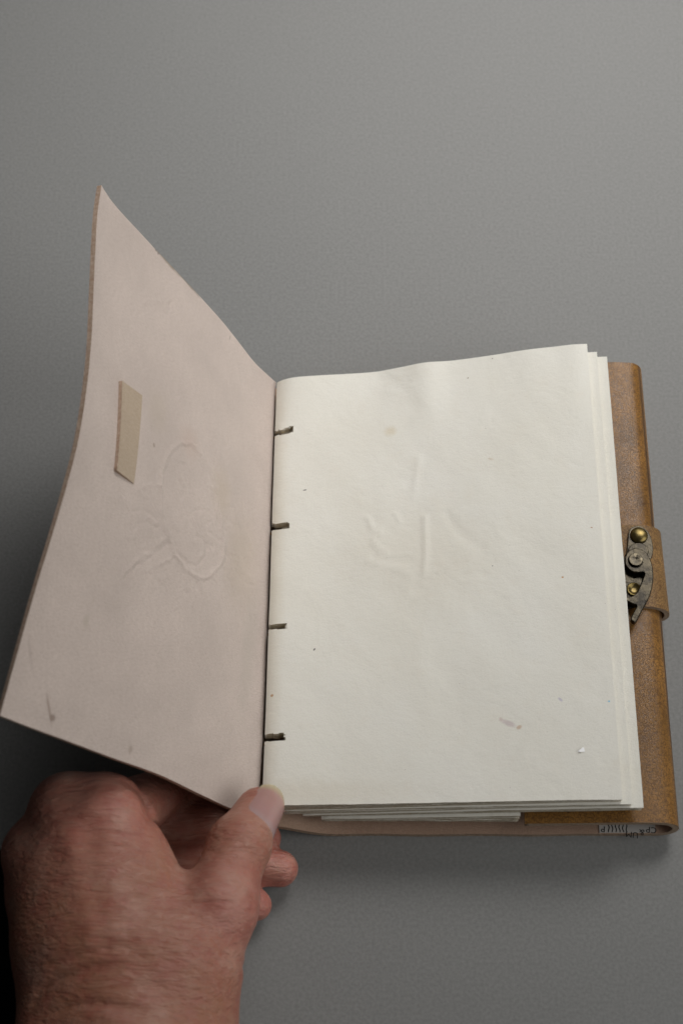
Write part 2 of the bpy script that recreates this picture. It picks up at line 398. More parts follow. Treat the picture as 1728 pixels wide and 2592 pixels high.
for k in range(6):
    a = 0.35 + 0.18 * k
    x0, y0 = 1060 + 6 * k, 1560 - 22 * k
    groove([(x0, y0), (x0 + 60 * math.sin(a + .4), y0 + 90 * math.cos(a)), (x0 + 90 * math.sin(a + .4), y0 + 150 * math.cos(a))], -0.2, 3.5)
for k in range(5):
    groove([(1060 + 24 * k, 1090 + 36 * k), (1095 + 24 * k, 1080 + 30 * k), (1100 + 26 * k, 1130 + 30 * k)], 0.2 * (-1) ** k, 3.5)
rg = np.random.RandomState(4)
for k in range(46):           # broken tooling lines all round the oval
    a = rg.rand() * 2 * math.pi; rr = 1.05 + 0.55 * rg.rand() ** 1.5
    x0, y0 = 835 + 225 * rr * math.cos(a), 1140 + 510 * rr * math.sin(a)
    ln = 35 + 70 * rg.rand(); b = a + rg.randn() * 0.5
    if 240 < x0 < 1330: groove([(x0, y0), (x0 + ln * .5 * math.cos(b) + 12 * rg.randn(), y0 + ln * .7 * math.sin(b)), (x0 + ln * math.cos(b), y0 + ln * 1.3 * math.sin(b))], rg.choice([-1, 1]) * (0.10 + 0.14 * rg.rand()), 3.2 + 2 * rg.rand())
for k in range(16):
    x0, y0 = 720 + 260 * rg.rand(), 760 + 760 * rg.rand()
    groove([(x0, y0), (x0 + 30 * rg.randn(), y0 + 40 * rg.randn()), (x0 + 45 * rg.randn(), y0 + 60 * rg.randn())], rg.choice([-1, 1]) * 0.16, 4)
# worn V near the head of the cover
def groove2(pts, amp, wd=5.0):
    groove([((x * 0.3827 + 180 - 200) / 0.3444, (y * 0.3827 + 440 - 900) / 0.3444) for x, y in pts], amp, wd)
groove2([(480, 850), (550, 832), (630, 852)], 0.25); groove2([(640, 935), (655, 880), (670, 845)], -0.32)
nzc = VN(11); ii, jj = np.meshgrid(np.arange(CU), np.arange(CV), indexing='ij')
rough_zone = np.exp(-(((X - 600) / 70) ** 2 + ((Y - 1430) / 150) ** 2))
disp += 0.10 * rough_zone * nzc(ii / 3.0, jj / 3.0) + 0.06 * nzc(ii / 9.0, jj / 9.0) + 0.05 * np.exp(-(((X - 480) / 170) ** 2 + ((Y - 1330) / 230) ** 2)) * nzc(ii / 4.0 + 9, jj / 4.0)
uvc = np.stack(np.broadcast_arrays(np.linspace(0, 1.2, CU)[:, None], np.linspace(0, 1.77, CV)[None, :] if not flipv else np.linspace(1.77, 0, CV)[None, :]), -1)
def cover_uv(px, py):
    d = (X - px) ** 2 + (Y - py) ** 2; i, j = np.unravel_index(np.argmin(d), d.shape); return tuple(uvc[i, j])
def cover_ij(px, py):
    d = (X - px) ** 2 + (Y - py) ** 2; return np.unravel_index(np.argmin(d), d.shape)
st = []
for (px, py, rx, ry, ang, col, a, edge, wa) in [
        (630, 1640, .035, .22, 0.05, (0.46, 0.41, 0.35), .40, 1.6, .8), (610, 1420, .10, .16, 0.2, (0.50, 0.41, 0.31), .40, 1.4, .7),
        (424, 656, .075, .007, 0.05, (0.25, 0.19, 0.13), .85, 1.2, .9), (475, 712, .070, .005, 0.05, (0.22, 0.17, 0.12), .85, 1.0, .9),
        (124, 1795, .005, .042, -0.54, (0.25, 0.17, 0.13), .7, 1.0, .4), (134, 1818, .010, .010, 0, (0.17, 0.11, 0.08), .8, .9, .3), (78, 1650, .006, .045, -0.54, (0.42, 0.34, 0.30), .6, 1.2, .4),
        (332, 1896, .008, .012, 0, (0.33, 0.25, 0.20), .7, 1.0, .3), (403, 622, .005, .006, 0, (0.10, 0.06, 0.05), .9, .5, .2), (412, 630, .005, .011, .3, (0.10, 0.06, 0.05), .9, .5, .2),
        (480, 1120, .05, .05, 0, (0.50, 0.36, 0.29), .35, 1.5, .8), (560, 1250, .06, .08, 0, (0.50, 0.40, 0.28), .35, 1.5, .9), (400, 1040, .05, .07, .2, (0.50, 0.42, 0.33), .35, 1.5, .8),
        (216, 1575, .012, .02, 0, (0.42, 0.36, 0.28), .5, 1.2, .5), (390, 1127, .006, .008, 0, (0.25, 0.18, 0.12), .7, .8, .3), (583, 855, .003, .012, .2, (0.22, 0.16, 0.12), .8, .8, .2)]:
    st.append((cover_uv(px, py), rx, ry, ang, col, a * (.75 if rx < .02 else .9), edge, wa))
M['cover_suede'] = mat_suede('front_cover_suede', (0.645, 0.548, 0.492), st)
front = slab('front_cover', P, 1.6, [M['cover_suede'], M['leather'], M['edge_pink']], None, uvc, front_disp=disp)
own(front, J); front['label'] = 'raised front cover showing its pale pinkish suede inside with embossed oval'

# strap end lying flat on the inside of the front cover
Nc = grid_normals(P)
q = [cover_ij(*p) for p in ((287, 1193), (337, 1226), (359, 1001), (302, 966))]      # BL BR TR TL
def surf(i, j, h):
    i0, j0 = int(np.clip(i, 0, CU - 2)), int(np.clip(j, 0, CV - 2)); return P[i0, j0] + (P[i0 + 1, j0] - P[i0, j0]) * (i - i0) + (P[i0, j0 + 1] - P[i0, j0]) * (j - j0) + Nc[i0, j0] * h
TP = np.zeros((8, 24, 3))
for a in range(8):
    for b in range(24):
        s, t = a / 7, b / 23
        ij = (1 - s) * (1 - t) * np.array(q[0]) + s * (1 - t) * np.array(q[1]) + s * t * np.array(q[2]) + (1 - s) * t * np.array(q[3])
        TP[a, b] = surf(ij[0], ij[1], 1.25 - 0.95 * s)
nt = grid_normals(TP)
if nt[4, 10] @ Nc[q[0]] < 0: TP = TP[::-1]
uvt = np.stack(np.broadcast_arrays(np.linspace(0, .08, 8)[:, None], np.linspace(0, .3, 24)[None, :]), -1)
own(slab('strap_end', TP, 1.2, [M['tab'], M['tab'], M['edge_pink']], None, uvt), J)

# --- pages -------------------------------------------------------------------
TOPE = [(701, 967), (715, 962), (760, 954), (830, 949), (905, 945), (960, 940), (1020, 929), (1080, 917), (1150, 912), (1250, 898), (1330, 885), (1400, 877), (1450, 871), (1485, 870)]
zs_far = []
for k, (x, y) in enumerate(TOPE):
    f = (x - 701) / 784; zs_far.append(aty(x, y, 169.2 + 4.3 * f))
zs_far = np.array(zs_far)
LEFT = [(663, 2030), (664, 1990), (672, 1800), (678, 1620), (683, 1500), (687, 1350), (691, 1230), (695, 1110), (699, 1000), (701, 967)]
SPN, SPF = np.array([1.3, 0.9, 24.6]), zs_far[0]
RTN, RTF = atz(1575, 2025, 28.0), zs_far[-1]
_uf = (zs_far[:, 0] - zs_far[0, 0]) / (zs_far[-1, 0] - zs_far[0, 0])
ZPOLY = np.polyfit(_uf, zs_far[:, 2], 3)
_zs = spline(np.stack([_uf, zs_far[:, 2]], 1), 200); ZU = _zs[:, 0]; ZR = _zs[:, 1] - np.polyval(ZPOLY, ZU)
def z_top(u, v):
    """height of the top page: u across from the spine, v along from the near edge"""
    uf = (zs_far[:, 0] - zs_far[0, 0]) / (zs_far[-1, 0] - zs_far[0, 0])
    smooth = np.polyval(ZPOLY, u)
    res = np.interp(u, ZU, ZR)
    near_z = 24.6 + (28.0 - 24.6) * sstep(0, 1, u)
    return (1 - v) * near_z + v * smooth + res * sstep(0.72, 1.0, v) ** 1.5
wn = VN(21); wn2 = VN(22)
NOTCH = [((697, 1101), (742, 1092), (742, 1080), (703, 1094)), ((688, 1341), (733, 1334), (733, 1325), (690, 1329)),
         ((684, 1592), (725, 1589), (725, 1580), (686, 1585)), ((669, 1876), (720, 1872), (720, 1857), (671, 1863))]
def leaf_grid(xs, ys): return np.meshgrid(xs, ys, indexing='ij')

SIG = [  # near-left D top/bottom, near-right, far-left, far-right, spine x near/far, right x near/far, near y left/right, leaves
    dict(nl=(0, 4.6), nr=(0, 1.9), fl=(0, 1.9), fr=(0, 1.9), x0=(1.3, None), x1=(RTN[0], RTF[0]), y0=(0.9, RTN[1]), y1=(0, 0), n=6),
    dict(nl=(5.2, 8.6), nr=(2.2, 4.0), fl=(2.1, 3.9), fr=(2.2, 4.0), x0=(8.5, 4.5), x1=(119.8, 119.4), y0=(0.8, 0.9), y1=(-0.6, -2.2), n=6),
    dict(nl=(9.2, 11.2), nr=(4.3, 7.8), fl=(4.0, 5.4), fr=(4.3, 7.8), x0=(14.5, 6.5), x1=(123.6, 123.2), y0=(0.6, 0.4), y1=(-0.9, -3.2), n=7),
    dict(nl=(12.0, 14.6), nr=(9.5, 15.6), fl=(5.6, 6.6), fr=(8.6, 15.0), x0=(20.5, 9.0), x1=(84.7, 85.5), y0=(0.2, -0.4), y1=(-1.4, -3.6), n=9),
]
def bil(a, b, c, d, u, v): return (1 - u) * (1 - v) * a + u * (1 - v) * b + (1 - u) * v * c + u * v * d
XW = RTN[0] - 1.3
def page_surface(sig, f, Uu, Vu, wav):
    """f 0..1: from the top leaf of the signature to its bottom leaf"""
    s = SIG[sig]
    xl = (1 - Vu) * s['x0'][0] + Vu * (s['x0'][1] if s['x0'][1] is not None else zs_far[0, 0])
    if sig == 0:      # follow the gutter line seen in the photo
        pts = np.array([atz(px, py, 24.6 + (zs_far[0, 2] - 24.6) * (2030 - py) / 1063) for px, py in LEFT])
        vn = (pts[:, 1] - pts[0, 1]) / (pts[-1, 1] - pts[0, 1]); xl = np.interp(Vu, vn, pts[:, 0])
    xr = (1 - Vu) * s['x1'][0] + Vu * s['x1'][1]
    Xx = xl + (xr - xl) * Uu
    ug = np.clip((Xx - 1.3) / XW, 0, 1.06)
    uf = (zs_far[:, 0] - zs_far[0, 0]) / (zs_far[-1, 0] - zs_far[0, 0])
    yn = s['y0'][0] * (1 - Uu) + s['y0'][1] * Uu
    yf = np.interp(ug, uf, zs_far[:, 1]) + s['y1'][0] * (1 - Uu) + s['y1'][1] * Uu
    jag = 0.22 * wn2(Xx / 6 + sig * 9 + wav * 3, 0.5 + wav) + 0.10 * wn2(Xx / 1.8, 4.5 + wav + sig)
    yn = yn + jag * 0.5; yf = yf + jag * (0.0 if (sig == 0 and f == 0) else 1.0)
    Yy = yn + (yf - yn) * Vu
    D0 = bil(s['nl'][0], s['nr'][0], s['fl'][0], s['fr'][0], Uu, Vu); D1 = bil(s['nl'][1], s['nr'][1], s['fl'][1], s['fr'][1], Uu, Vu)
    Z = z_top(ug, Vu) - (D0 + (D1 - D0) * f)
    # rounding into the gutter, cockle of handmade paper
    Z = Z - 1.7 * np.exp(-((Xx - xl) / 2.2) ** 1.0) * (1 if sig == 0 else 0.4)
    win = np.sin(np.pi * np.clip(Vu, 0, 1)) ** 0.5
    Z = Z + 0.45 * win * wn(Xx / 34 + 0.4, Yy / 38) + (win * (0.26 * wn(Xx / 13 + 5, Yy / 15 + 3) + 0.10 * wn(Xx / 7 + Yy / 9, Yy / 22 - Xx / 30 + 8)) if f == 0 else 0)
    return np.stack([Xx, Yy, Z], -1)

# uv of a photo point on the top page
Ug, Vg = np.meshgrid(np.linspace(0, 1, 240), np.linspace(0, 1, 340), indexing='ij')
TOPG = page_surface(0, 0.0, Ug, Vg, 0.0); TPX = proj(TOPG)
def page_uv(px, py):
    d = (TPX[..., 0] - px) ** 2 + (TPX[..., 1] - py) ** 2; i, j = np.unravel_index(np.argmin(d), d.shape)
    return (Ug[i, j], Vg[i, j])
def puv(px, py):
    u, v = page_uv(px, py); return (u * 1.15, v * 1.72)
stp = [((*puv(1285, 1832),), .024, .009, -0.45, (0.60, 0.52, 0.51), .75, 1.0, .45), ((*puv(1268, 1822),), .006, .007, 0.4, (0.58, 0.46, 0.42), .5, 1.0, .6), ((*puv(1313, 1842),), .009, .006, 0.5, (0.56, 0.40, 0.28), .7, .9, .4),
       ((*puv(1424, 1461),), .0035, .003, 0, (0.48, 0.24, 0.03), .9, .6, .2), ((*puv(687, 1761),), .005, .005, 0, (0.46, 0.20, 0.04), .9, .6, .4),
       ((*puv(1542, 1775),), .0035, .003, 0, (0.25, 0.55, 0.72), .9, .6, .2), ((*puv(1417, 1770),), .004, .009, .7, (0.50, 0.46, 0.60), .6, .8, .4),
       ((*puv(770, 1240),), .007, .0022, .1, (0.10, 0.09, 0.09), .9, .6, .4), ((*puv(795, 1645),), .0025, .005, -.5, (0.08, 0.07, 0.07), .9, .6, .2),
       ((*puv(1495, 1336),), .004, .002, -.3, (0.42, 0.22, 0.10), .8, .7, .3), ((*puv(985, 1090),), .018, .018, 0, (0.66, 0.56, 0.38), .45, 1.5, .7),
       ((*puv(1240, 1160),), .010, .004, -.3, (0.58, 0.50, 0.38), .5, 1.4, .6), ((*puv(1060, 1420),), .20, .16, -.3, (0.68, 0.62, 0.50), .25, 1.7, .8),
       ((*puv(1245, 1431),), .0018, .0018, 0, (0.1, 0.1, 0.1), .9, .6, .2), ((*puv(1246, 906),), .002, .002, 0, (0.12, 0.08, 0.06), .9, .6, .2), ((*puv(1183, 957),), .003, .002, .6, (0.25, 0.16, 0.08), .9, .6, .2),
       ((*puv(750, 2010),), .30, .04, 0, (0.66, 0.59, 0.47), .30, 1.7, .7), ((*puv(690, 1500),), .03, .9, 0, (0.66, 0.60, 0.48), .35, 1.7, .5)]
M['page_top'] = mat_page('page_paper_top', stp); M['page'] = mat_page('page_paper')

# creases on the top page (real relief): polylines in photo pixels on that page
CRE = [([(945, 1415), (975, 1421), (1010, 1419), (1040, 1421)], -0.22, 3.5), ([(930, 1418), (990, 1435), (1040, 1455)], 0.20, 6), ([(1045, 1490), (1080, 1475), (1125, 1447)], -0.16, 4),
       ([(1045, 1495), (1075, 1492)], -0.15, 3.5), ([(1170, 1458), (1200, 1450), (1230, 1453)], -0.12, 4), ([(1075, 1310), (1077, 1400), (1073, 1450)], 0.22, 7),
       ([(940, 1365), (960, 1390), (980, 1405)], 0.24, 5), ([(930, 1310), (945, 1340), (965, 1350)], 0.2, 6), ([(1000, 1300), (1012, 1322)], 0.15, 4), ([(1130, 1300), (1165, 1350), (1220, 1385)], -0.12, 10),
       ([(1060, 1160), (1050, 1230), (1045, 1260)], 0.12, 8), ([(985, 985), (1020, 1000), (1035, 1010)], 0.1, 12), ([(960, 950), (1010, 985), (1050, 1030)], -0.1, 16)]
def us_rows(sig):
    us = np.r_[np.linspace(0, 0.075, 16), np.linspace(0.085, 1, 118)]
    return us
def notch_mask(Pg):
    px = proj(Pg); cx = (px[:-1, :-1] + px[1:, :-1] + px[1:, 1:] + px[:-1, 1:]) / 4
    m = np.zeros(cx.shape[:2], bool); x, y = cx[..., 0], cx[..., 1]
    for k, (bl, br, tr, tl) in enumerate(NOTCH):
        xr = br[0] + 1.6 * wn2(y / 4.0, k + 0.5)
        f = (x - bl[0]) / (br[0] - bl[0]); lo = bl[1] + (br[1] - bl[1]) * f + 2.0; hi = tl[1] + (tr[1] - tl[1]) * f - 2.5
        rag = 1.2 * wn2(x / 5.0, k * 3 + 1.5)
        m |= (x < xr) & (x > bl[0] - 40) & (y < lo + rag * .4) & (y > hi + rag)
    return m
vrows = [0.0]
nv_all = []
for (bl, br, tr, tl) in NOTCH[::-1]:
    v1 = page_uv(700, bl[1] + 9)[1]; v2 = page_uv(700, tr[1] - 9)[1]; nv_all.append((v1, v2))
vs_ = []
last = 0.0
for (a, b) in nv_all:
    vs_ += list(np.linspace(last, a, max(3, int((a - last) * 120)), endpoint=False)); vs_ += list(np.linspace(a, b, 16, endpoint=False)); last = b
vs_ += list(np.linspace(last, 1, max(3, int((1 - last) * 120))))
vs_ = np.array(vs_)
def make_page(sig, leaf):
    s = SIG[sig]; n = s['n']; f = leaf / (n - 1)
    top = leaf == 0
    if sig == 0:
        us, vs2 = us_rows(0), vs_
    else:
        us, vs2 = np.r_[np.linspace(0, .06, 6), np.linspace(.1, 1, 40)], np.linspace(0, 1, 50)
    if sig == 0 and leaf > 0: us = np.r_[np.linspace(0, 0.075, 10), np.linspace(0.1, 1, 34)]
    Uu, Vu = np.meshgrid(us, vs2, indexing='ij')
    Pg = page_surface(sig, f, Uu, Vu, 0.0 if top else leaf * 0.37)
    if not top:            # leaves are never trimmed quite alike
        Pg[..., 0] += (0.35 * wn2(leaf * 1.3 + sig * 4, 0.2) - 0.25) * Uu; Pg[..., 1] += (0.30 * wn2(leaf * 2.1 + 3, sig + .4)) * (1 - 2 * Vu) + 0.25 * (1 - 2 * Vu)
    skip = None; dsp = None
    if sig == 0:
        skip = notch_mask(page_surface(0, 0.0, Uu, Vu, 0.0))
    if sig == 0 and top:
        px = proj(Pg); dsp = np.zeros(px.shape[:2])
        for pts, amp, wd in CRE: dsp += 1.7 * amp * np.exp(-(seg_d(px[..., 0], px[..., 1], spline(pts, 30)) / wd) ** 2)
    uv = np.stack([Uu * 1.15, Vu * 1.72], -1)
    dl = [s[k][1] - s[k][0] for k in ('nl', 'nr', 'fl', 'fr')]
    th = np.maximum(0.3, 0.93 * bil(*dl, Uu, Vu) / (n - 1))
    if leaf < n - 1 or sig < 3: th = np.where(Uu < 0.004, 0.3, th)
    o = slab('page', Pg, th, [M['page_top'] if (sig == 0 and top) else M['page'], M['page'], M['page_edge']], None, uv, skip, dsp)
    own(o, J)
    return o
for sg in range(4):
    for lf in range(SIG[sg]['n']):
        o = make_page(sg, lf)
        if sg == 0 and lf == 0: o['label'] = 'blank cream top page with four slits along the spine'

# sewing: a thread station seen at the bottom of each slit
for (bl, br, tr, tl) in NOTCH:
    mx, my = (bl[0] + br[0]) / 2, (bl[1] + tr[1]) / 2
    v = page_uv(715, my)[1]
    base = page_surface(0, 1.0, np.array([[0.0, 0.02, 0.05]]), np.array([[v, v, v]]), 0.0)[0]
    c0 = base[0] + np.array([-0.6, 0, -0.9]); c1 = base[2] + np.array([0.6, 0, -0.9])
    pts = spline([c0, (c0 + c1) / 2 + np.array([0, 0.15, 0.25]), c1], 10)
    Vt, Ft = [], []
    for i, p in enumerate(pts):
        for a in range(8):
            an = a / 8 * 2 * math.pi; r = 0.5 * (1 + 0.12 * math.sin(i * 2.1 + a)); Vt.append(p + np.array([0, math.cos(an) * r, math.sin(an) * r * .8]))
    for i in range(9):
        for a in range(8): Ft.append((i * 8 + a, (i + 1) * 8 + a, (i + 1) * 8 + (a + 1) % 8, i * 8 + (a + 1) % 8))
    Ft.append(tuple(range(7, -1, -1))); Ft.append(tuple(72 + a for a in range(8)))
    own(mesh_obj('sewing_thread', Vt, Ft, M['thread']), J)

# --- paper label on the inside of the back cover, upside down to us
k = NT('label_paper'); kv = k.coord('Object')
M['label'] = k.out(k.mix(k.noise(kv, 500), (0.42, 0.40, 0.38), (0.52, 0.50, 0.47)), 0.7)
k = NT('label_ink'); M['ink'] = k.out((0.02, 0.018, 0.018), 0.6)
zl = 2.2 + 0.18
la, lb = atz(1517, 2115, zl), atz(1662, 2115, zl)
lx0, lx1 = la[0], lb[0]; ly0, ly1 = -1.2, 13
V = [(lx0, ly0, zl + .12), (lx1, ly0, zl + .12), (lx1, ly1, zl + .12), (lx0, ly1, zl + .12), (lx0, ly0, zl), (lx1, ly0, zl), (lx1, ly1, zl), (lx0, ly1, zl)]
lab = own(mesh_obj('label', V, [(0, 1, 2, 3), (7, 6, 5, 4), (0, 4, 5, 1), (1, 5, 6, 2), (2, 6, 7, 3), (3, 7, 4, 0)], M['label'], smooth=False), J)
lab['label'] = 'small printed paper label inside the back cover'
def ink_text(txt, px, py, size, rot):
    c = bpy.data.curves.new('print', 'FONT'); c.body = txt; c.size = size * MM; c.align_x = 'CENTER'; c.align_y = 'CENTER'; c.extrude = 0.00002
    o = bpy.data.objects.new('print', c); scene.collection.objects.link(o)
    p = atz(px, py, zl + .17); o.location = Vector(p) * MM; o.rotation_euler = (0, 0, rot)
    dg = bpy.context.evaluated_depsgraph_get(); me = bpy.data.meshes.new_from_object(o.evaluated_get(dg)); bpy.data.objects.remove(o)
    n = bpy.data.objects.new('lettering', me); scene.collection.objects.link(n); me.materials.clear(); me.materials.append(M['ink'])
    n.location = Vector(p) * MM; n.rotation_euler = (0, 0, rot)
    n.parent = lab
    return n
ink_text('CP', 1648, 2101, 2.9, math.pi - .12)
ink_text('&', 1624, 2107, 2.9, math.pi - .12)
ink_text('UM', 1599, 2113, 2.9, math.pi - .14)
ink_text('P', 1526, 2099, 2.9, math.pi - .12)
for k_, px in enumerate((1540, 1549, 1558, 1567, 1576, 1585)):
    p = atz(px, 2098, zl); wv = 0.35
    Vb = []
    for yy in np.linspace(-1.0, 5.0, 12):
        off = 0.18 * math.sin(yy * 2.4 + k_)
        Vb += [(p[0] - wv / 2 + off, yy, zl + .16), (p[0] + wv / 2 + off, yy, zl + .16)]
    own(mesh_obj('printed_bar', Vb, [(2 * i, 2 * i + 1, 2 * i + 3, 2 * i + 2) for i in range(11)], M['ink'], smooth=False), lab).matrix_parent_inverse = Matrix.Identity(4)

# --- leather strap looped over the folded flap
zS = 15.4
ys0, ys1 = atz(1640, 1536, zS)[1], atz(1640, 1329, zS)[1]
sp = [(118, 14.9), (124, 15.2), (130, 15.6), (134.5, 14.9), (138.2, 12.4), (140.0, 8.6), (139.6, 5.0), (137.2, 2.2), (133.5, 0.9), (126, 0.75)]
pr = spline(sp, 46); SV = 26
PS = np.zeros((46, SV, 3))
for j in range(SV):
    v = j / (SV - 1); PS[:, j, 0] = pr[:, 0] + 0.5 * (1 - v) * sstep(8, 24, np.arange(46)); PS[:, j, 2] = pr[:, 1]
    PS[:, j, 1] = ys0 + (ys1 - ys0) * v
Ns = grid_normals(PS)
if Ns[5, 10, 2] < 0: PS = PS[:, ::-1]
uvs = np.stack(np.broadcast_arrays(np.linspace(0, .45, 46)[:, None], np.linspace(0, .3, SV)[None, :]), -1)
strap = slab('strap', PS, 1.7, [M['strap'], M['back_suede'], M['edge']], None, uvs); own(strap, J)

# --- swing clasp: base plate, rivets, pivot, curved lever
def zp(zx, zy, z): return atz(1480 + zx * 0.15816, 1280 + zy * 0.15816, z)       # point of the enlarged clasp view
def plate(name, outline, z0, z1, mat, bevel, parent, holes=None):
    bm = bmesh.new(); vs_l = [bm.verts.new((x * MM, y * MM, z0 * MM)) for x, y in outline]
    f = bm.faces.new(vs_l)
    if f.normal.z < 0: bmesh.ops.reverse_faces(bm, faces=[f])
    r = bmesh.ops.extrude_face_region(bm, geom=[f])
    bmesh.ops.translate(bm, verts=[g for g in r['geom'] if isinstance(g, bmesh.types.BMVert)], vec=(0, 0, (z1 - z0) * MM))
    bmesh.ops.recalc_face_normals(bm, faces=bm.faces)
    me = bpy.data.meshes.new(name); bm.to_mesh(me); bm.free(); me.materials.append(mat)
    o = bpy.data.objects.new(name, me); scene.collection.objects.link(o)
    b = o.modifiers.new('bevel', 'BEVEL'); b.width = bevel * MM; b.segments = 3; b.limit_method = 'ANGLE'; b.angle_limit = math.radians(50)
    for p in me.polygons: p.use_smooth = True
    wn_ = o.modifiers.new('wn', 'WEIGHTED_NORMAL'); wn_.keep_sharp = False
    return o
def lathe(name, c, prof, mat, n=40):
    V, F = [], []
    for r, z in prof:
        for a in range(n): V.append((c[0] + r * math.cos(2 * math.pi * a / n), c[1] + r * math.sin(2 * math.pi * a / n), z))
    for i in range(len(prof) - 1):
        for a in range(n): F.append((i * n + a, i * n + (a + 1) % n, (i + 1) * n + (a + 1) % n, (i + 1) * n + a))
    F.append(tuple((len(prof) - 1) * n + a for a in range(n)))
    o = mesh_obj(name, V, F, mat); es = o.modifiers.new('split', 'EDGE_SPLIT'); es.split_angle = math.radians(38); return o
zB0, zB1, zL0, zL1 = 15.55, 16.5, 16.7, 18.9
ol = [(690, 470), (720, 370), (800, 325), (900, 325), (1000, 400), (1055, 500), (1088, 640), (1080, 800), (1000, 940), (930, 1100), (930, 1450), (880, 1600), (560, 1640), (420, 1500), (470, 1100), (640, 800), (680, 640)]
olp = spline([zp(x, y, zB1)[:2] for x, y in ol + [ol[0]]], 70)[:-1]
clasp = plate('clasp', olp, zB0, zB1, M['bronze'], 0.25, None); own(clasp, J); clasp['label'] = 'dark bronze swing clasp with brass rivets on the flap'
def sub(o): o.parent = clasp; return o
# raised collar between the upper rivet and the pivot
co = [(690, 690), (760, 620), (850, 595), (950, 620), (1010, 680), (1015, 760), (940, 820), (760, 800), (690, 760)]
sub(plate('hinge_collar', spline([zp(x, y, 17.3)[:2] for x, y in co + [co[0]]], 40)[:-1], zB1 - .1, 17.5, M['bronze'], 0.3, None))
outer = [(640, 830), (680, 740), (750, 690), (830, 680), (920, 705), (990, 760), (1045, 860), (1080, 960), (1094, 1080), (1092, 1200), (1072, 1330), (1035, 1450), (985, 1550), (925, 1660), (868, 1770), (805, 1868), (735, 1830)]
inner = [(745, 1770), (790, 1680), (824, 1600), (760, 1575), (700, 1540), (620, 1520), (560, 1470), (640, 1450), (700, 1460), (770, 1435), (825, 1390), (858, 1335), (890, 1260), (925, 1170), (950, 1100), (930, 1066), (860, 1072), (760, 1058), (690, 1010), (640, 930)]
pts = spline([zp(x, y, zL1)[:2] for x, y in outer + inner + [outer[0]]], 150)[:-1]
sub(plate('lever', pts, zL0, zL1, M['bronze'], 0.8, None))
pc = zp(812, 868, 19.4)
sub(lathe('pivot_pin', pc, [(2.75, zL1 - .3), (2.75, zL1 + .05), (2.45, zL1 + .1), (2.45, zL1 + .75), (2.25, zL1 + .95), (0.35, zL1 + .95), (0.1, zL1 + .9)], M['bronze']))
def dome(c, r, z, h): return lathe('rivet', c, [(r, z), (r, z + .35)] + [(r * math.cos(a), z + .35 + h * math.sin(a)) for a in np.linspace(0.15, 1.5, 9)], M['brass'])
sub(dome(zp(868, 462, 17.4), 3.1, zB1 - .05, 1.25))
rc = zp(790, 1335, 17.2)
sub(lathe('rivet', rc, [(2.6, zB1 - .05), (2.6, zB1 + .5), (2.3, zB1 + .85), (1.9, zB1 + .75), (1.5, zB1 + .45), (0.8, zB1 + .3), (0.1, zB1 + .3)], M['brass']))

# a chip of white paper lying on the page
u, v = page_uv(1471, 1901); c = page_surface(0, 0.0, np.array([[u]]), np.array([[v]]), 0.0)[0, 0] + np.array([0, 0, 0.35])
k = NT('white_chip'); M['chip'] = k.out((0.93, 0.93, 0.94), 0.4)
tri = [(-1.3, -0.65), (-0.2, -0.8), (0.95, -0.7), (0.8, 0.6), (0.45, 0.85)]
V = [(c[0] + x, c[1] + y, c[2] + .15 - .12 * x) for x, y in tri] + [(c[0] + x, c[1] + y, c[2] - .0 - .12 * x) for x, y in tri]
ch = mesh_obj('paper_chip', V, [(0, 1, 2, 3, 4), (9, 8, 7, 6, 5)] + [(i, i + 5, (i + 1) % 5 + 5, (i + 1) % 5) for i in range(5)], M['chip'], smooth=False)
tag(ch, 'tiny white triangular paper chip lying on the cream top page', 'paper chip')

# ------------------------------------------------------------------ the hand: one skin surface from a blended distance field
def a3(px, py, z): return atz(px, py, z)
RES = 0.95
LO = np.array([-84.0, -178.0, 0.4]); HI = np.array([22.0, 26.0, 76.0])
nx, ny, nzz = (np.ceil((HI - LO) / RES).astype(int) + 1)
gx = (LO[0] + np.arange(nx) * RES).astype(np.float32); gy = (LO[1] + np.arange(ny) * RES).astype(np.float32); gz = (LO[2] + np.arange(nzz) * RES).astype(np.float32)
GX, GY, GZ = np.meshgrid(gx, gy, gz, indexing='ij')
def cone(a, b, ra, rb):
    a = np.asarray(a, np.float32); b = np.asarray(b, np.float32); d = b - a; L2 = float(d @ d)
    t = ((GX - a[0]) * d[0] + (GY - a[1]) * d[1] + (GZ - a[2]) * d[2]) / L2
    np.clip(t, 0, 1, out=t)
    return np.sqrt((GX - a[0] - t * d[0])**2 + (GY - a[1] - t * d[1])**2 + (GZ - a[2] - t * d[2])**2) - (ra + (rb - ra) * t)
def ball(c, r): return np.sqrt((GX - c[0])**2 + (GY - c[1])**2 + (GZ - c[2])**2) - r
def smin(a, b, k):
    h = np.clip(0.5 + 0.5 * (b - a) / k, 0, 1); return b + (a - b) * h - k * h * (1 - h)
def chain(pts, rs, k=3.0):
    d = None
    for i in range(len(pts) - 1):
        c = cone(pts[i], pts[i + 1], rs[i], rs[i + 1]); d = c if d is None else smin(d, c, k)
    return d
